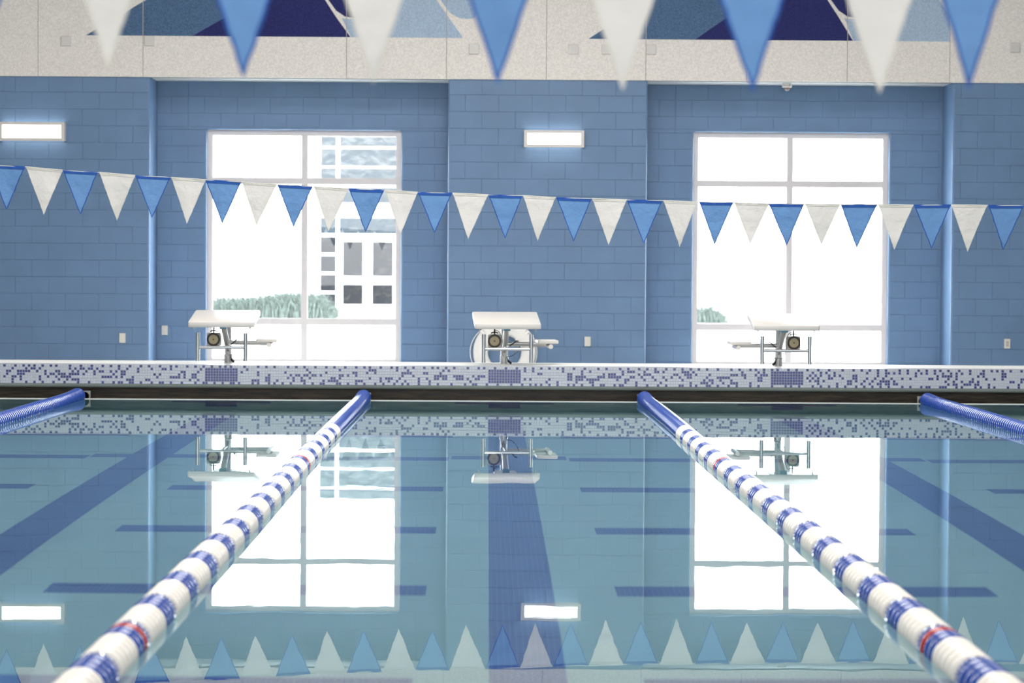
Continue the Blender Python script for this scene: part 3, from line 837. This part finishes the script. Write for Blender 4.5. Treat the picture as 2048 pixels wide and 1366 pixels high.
def string_of(name, loc_y, items, label, amp):
    mid = items[len(items) // 2]; v0 = P(mid[0], mid[4], loc_y)
    t = thing(name, v0, label, 'pennant string', 'pennant strings over the pool')
    cord = []
    for i, (x0, x1, xt, yt, y0, blue_) in enumerate(items):
        nxt = items[i + 1] if i + 1 < len(items) else items[i]
        y1 = y0 + (nxt[4] - y0) * 0.92
        A = P(x0, y0, loc_y) - v0; B = P(x1, y1, loc_y) - v0; T = P(xt, yt, loc_y) - v0
        cord += [A + Vector((0, 0, -0.002)), B + Vector((0, 0, -0.002))]
        pennant_parts(t, A, B, T, blue_, int(loc_y * 100) + i, amp)
    # the cord goes on to the side walls
    cord = [Vector((-15.9 - v0.x, 0, cord[0].z + 0.75))] + cord + [Vector((15.9 - v0.x, 0, cord[-1].z + 0.75 * (1 if loc_y > 9 else 1)))]
    MB().tube(cord, 0.0035, 6).build('cord', 'flag_white_hem', t)
    return t
NF = []
for i, f_ in enumerate(far): NF.append((*f_, i % 2 == 0))
string_of('pennant_string', Y_FLAG, [(a, b, c, d, e, bl) for (a, b, c, d, e, bl) in NF], 'string of small blue and white pennants across the middle of the pool', 0.006)
near_tips = [(-545, 105, 0), (-292, 120, 1), (-40, 130, 0 ) , (217, 140, 0), (487, 157, 1), (747, 168, 0), (996, 172, 1), (1245, 183, 0), (1503, 189, 1), (1757, 189, 0), (1942, 182, 1), (2260, 170, 0), (2515, 160, 1)]
near_tips[2] = (-40, 130, 1); near_tips[1] = (-292, 120, 0); near_tips[0] = (-545, 105, 1)
NI = []
for (x, yt, bl) in near_tips:
    hw = 118 if x != 1942 else 110
    NI.append((x - hw, x + hw, x + (0 if x != 1942 else -4), yt, yt - 352, bool(bl)))
items = [(a, b, c, d, e, bl) for (a, b, c, d, e, bl) in NI]
def string_near():
    v0 = P(1024, -180, Y_NEAR)
    t = thing('pennant_string', v0, 'string of large out-of-focus pennants hanging from the top of the view', 'pennant string', 'pennant strings over the pool')
    cord = []
    for i, (x0, x1, xt, yt, y0, bl) in enumerate(items):
        A = P(x0, y0, Y_NEAR) - v0; B = P(x1, y0 + 2, Y_NEAR) - v0; T = P(xt, yt, Y_NEAR) - v0
        cord += [A, B]; pennant_parts(t, A, B, T, bl, 900 + i, 0.006)
    cord = [Vector((-15.9 - v0.x, 0, cord[0].z + 0.7))] + cord + [Vector((15.9 - v0.x, 0, cord[-1].z + 0.7))]
    MB().tube(cord, 0.0035, 6).build('cord', 'flag_white_hem', t)
string_near()

# ------------------------------------------------------------------ outdoors
struct('floor_outdoor_pavement', MB().box(-60, 60, Y_BAY + 0.35, 110, -0.25, -0.02), 'pavement')
YB = 65.0
def Bp(px, py): return P(px, py, YB)
bd = thing('building', (Bp(640, 650).x, YB, -0.02), 'pale building with grid windows and double doors seen through the left window', 'building')
org = bd.location.copy()
x0b, x1b = Bp(622, 400).x, Bp(1180, 400).x
MB().box(x0b - org.x, x1b - org.x, 0.12, 9, 0, 5.6).build('wall', 'building_white', bd)
Z = lambda zy: Bp(700, 250 + zy / 2.788).z
cols = [(640, 672.6), (678, 794.5), (802, 918), (924, 1040)]
rows_l = [(60, 121), (130, 231), (238, 333), (400, 436), (515, 608), (622, 716), (728, 822), (833, 928), (940, 1032)]
rows_r = [(60, 121), (130, 231), (238, 333), (345, 436), (515, 608)]
def pane(x0p, x1p, za, zb, m):
    a, b = Bp(x0p, 450).x - org.x, Bp(x1p, 450).x - org.x
    z0, z1 = Z(zb) - org.z, Z(za) - org.z
    f = MB().box(a, b, 0.07, 0.12, z0, z1).build('window', 'building_white', bd)
    MB().box(a + 0.01, b - 0.01, 0.05, 0.07, z0 + 0.01, z1 - 0.01).build('pane', m, f)
    return f
for (a, b) in rows_l: pane(cols[0][0], cols[0][1], a, b, 'curtain_wall_pane' if a < 600 else 'door_pane')
for c in cols[1:]:
    for (a, b) in rows_r: pane(c[0], c[1], a, b, 'curtain_wall_pane')
for (a, b) in ((686, 726), (745, 786)):
    da, db = Bp(a - 7, 450).x - org.x, Bp(b + 7, 450).x - org.x
    d = MB().box(da, db, 0.04, 0.12, 0.0, Z(625) - org.z).build('door', 'building_white', bd)
    for (za, zb) in ((650, 842), (888, 1000)):
        p0, p1 = Bp(a, 450).x - org.x, Bp(b, 450).x - org.x
        MB().box(p0, p1, 0.02, 0.04, Z(zb) - org.z, Z(za) - org.z).build('pane', 'door_pane', d)
# mullion grid in front of the glass
for c in cols[1:]:
    pass

def grass(px0, px1, Y, top_px, base_px, n, label, seed):
    rnd = random.Random(seed); base = P((px0 + px1) / 2, base_px, Y)
    mb = MB(); xa, xb = P(px0, base_px, Y).x, P(px1, base_px, Y).x
    H0 = (base_px - top_px) / (FPX / Y)
    for i in range(n):
        x = rnd.uniform(xa, xb) - base.x; y = rnd.uniform(-1.1, 1.1)
        edge = min(1.0, (min(x + base.x - xa, xb - x - base.x) / 0.5) * 0.6 + 0.45)
        h = H0 * rnd.uniform(0.55, 1.05) * edge * (0.88 + 0.12 * math.sin(x * 2.3))
        lean = rnd.uniform(-0.5, 0.5) * h; w = rnd.uniform(0.007, 0.016)
        p = [Vector((x, y, 0)), Vector((x + lean * 0.35, y, h * 0.6)), Vector((x + lean * 0.8, y - 0.05, h * 0.95)), Vector((x + lean * 1.25, y - 0.1, h * rnd.uniform(0.75, 1.0)))]
        vs = [];
        for k, q_ in enumerate(p):
            ww = w * (1 - k / 3.4); vs += [q_ + Vector((-ww, 0, 0)), q_ + Vector((ww, 0.003, 0))]
        mb.add(vs, [(0, 1, 3, 2), (2, 3, 5, 4), (4, 5, 7, 6)])
    o = mb.build('ornamental_grass', 'grass_blade', None, fix=False, loc=(base.x, Y, base.z))
    tag(o, label, 'grass', kind='stuff')
    MB().box(xa - 0.3, xb + 0.3, Y - 1.4, Y + 1.4, -0.02, base.z + 0.01).build('planting_bed', 'pavement').parent = None
grass(405, 672, 56, 580, 637, 3600, 'pale green ornamental grasses outside the left window', 3)
grass(1370, 1447, 56, 600, 646, 750, 'pale green tuft of grass outside the right window', 4)
i = 0
for o in bpy.data.objects:
    if o.name.startswith('planting_bed'): o['kind'] = 'structure'
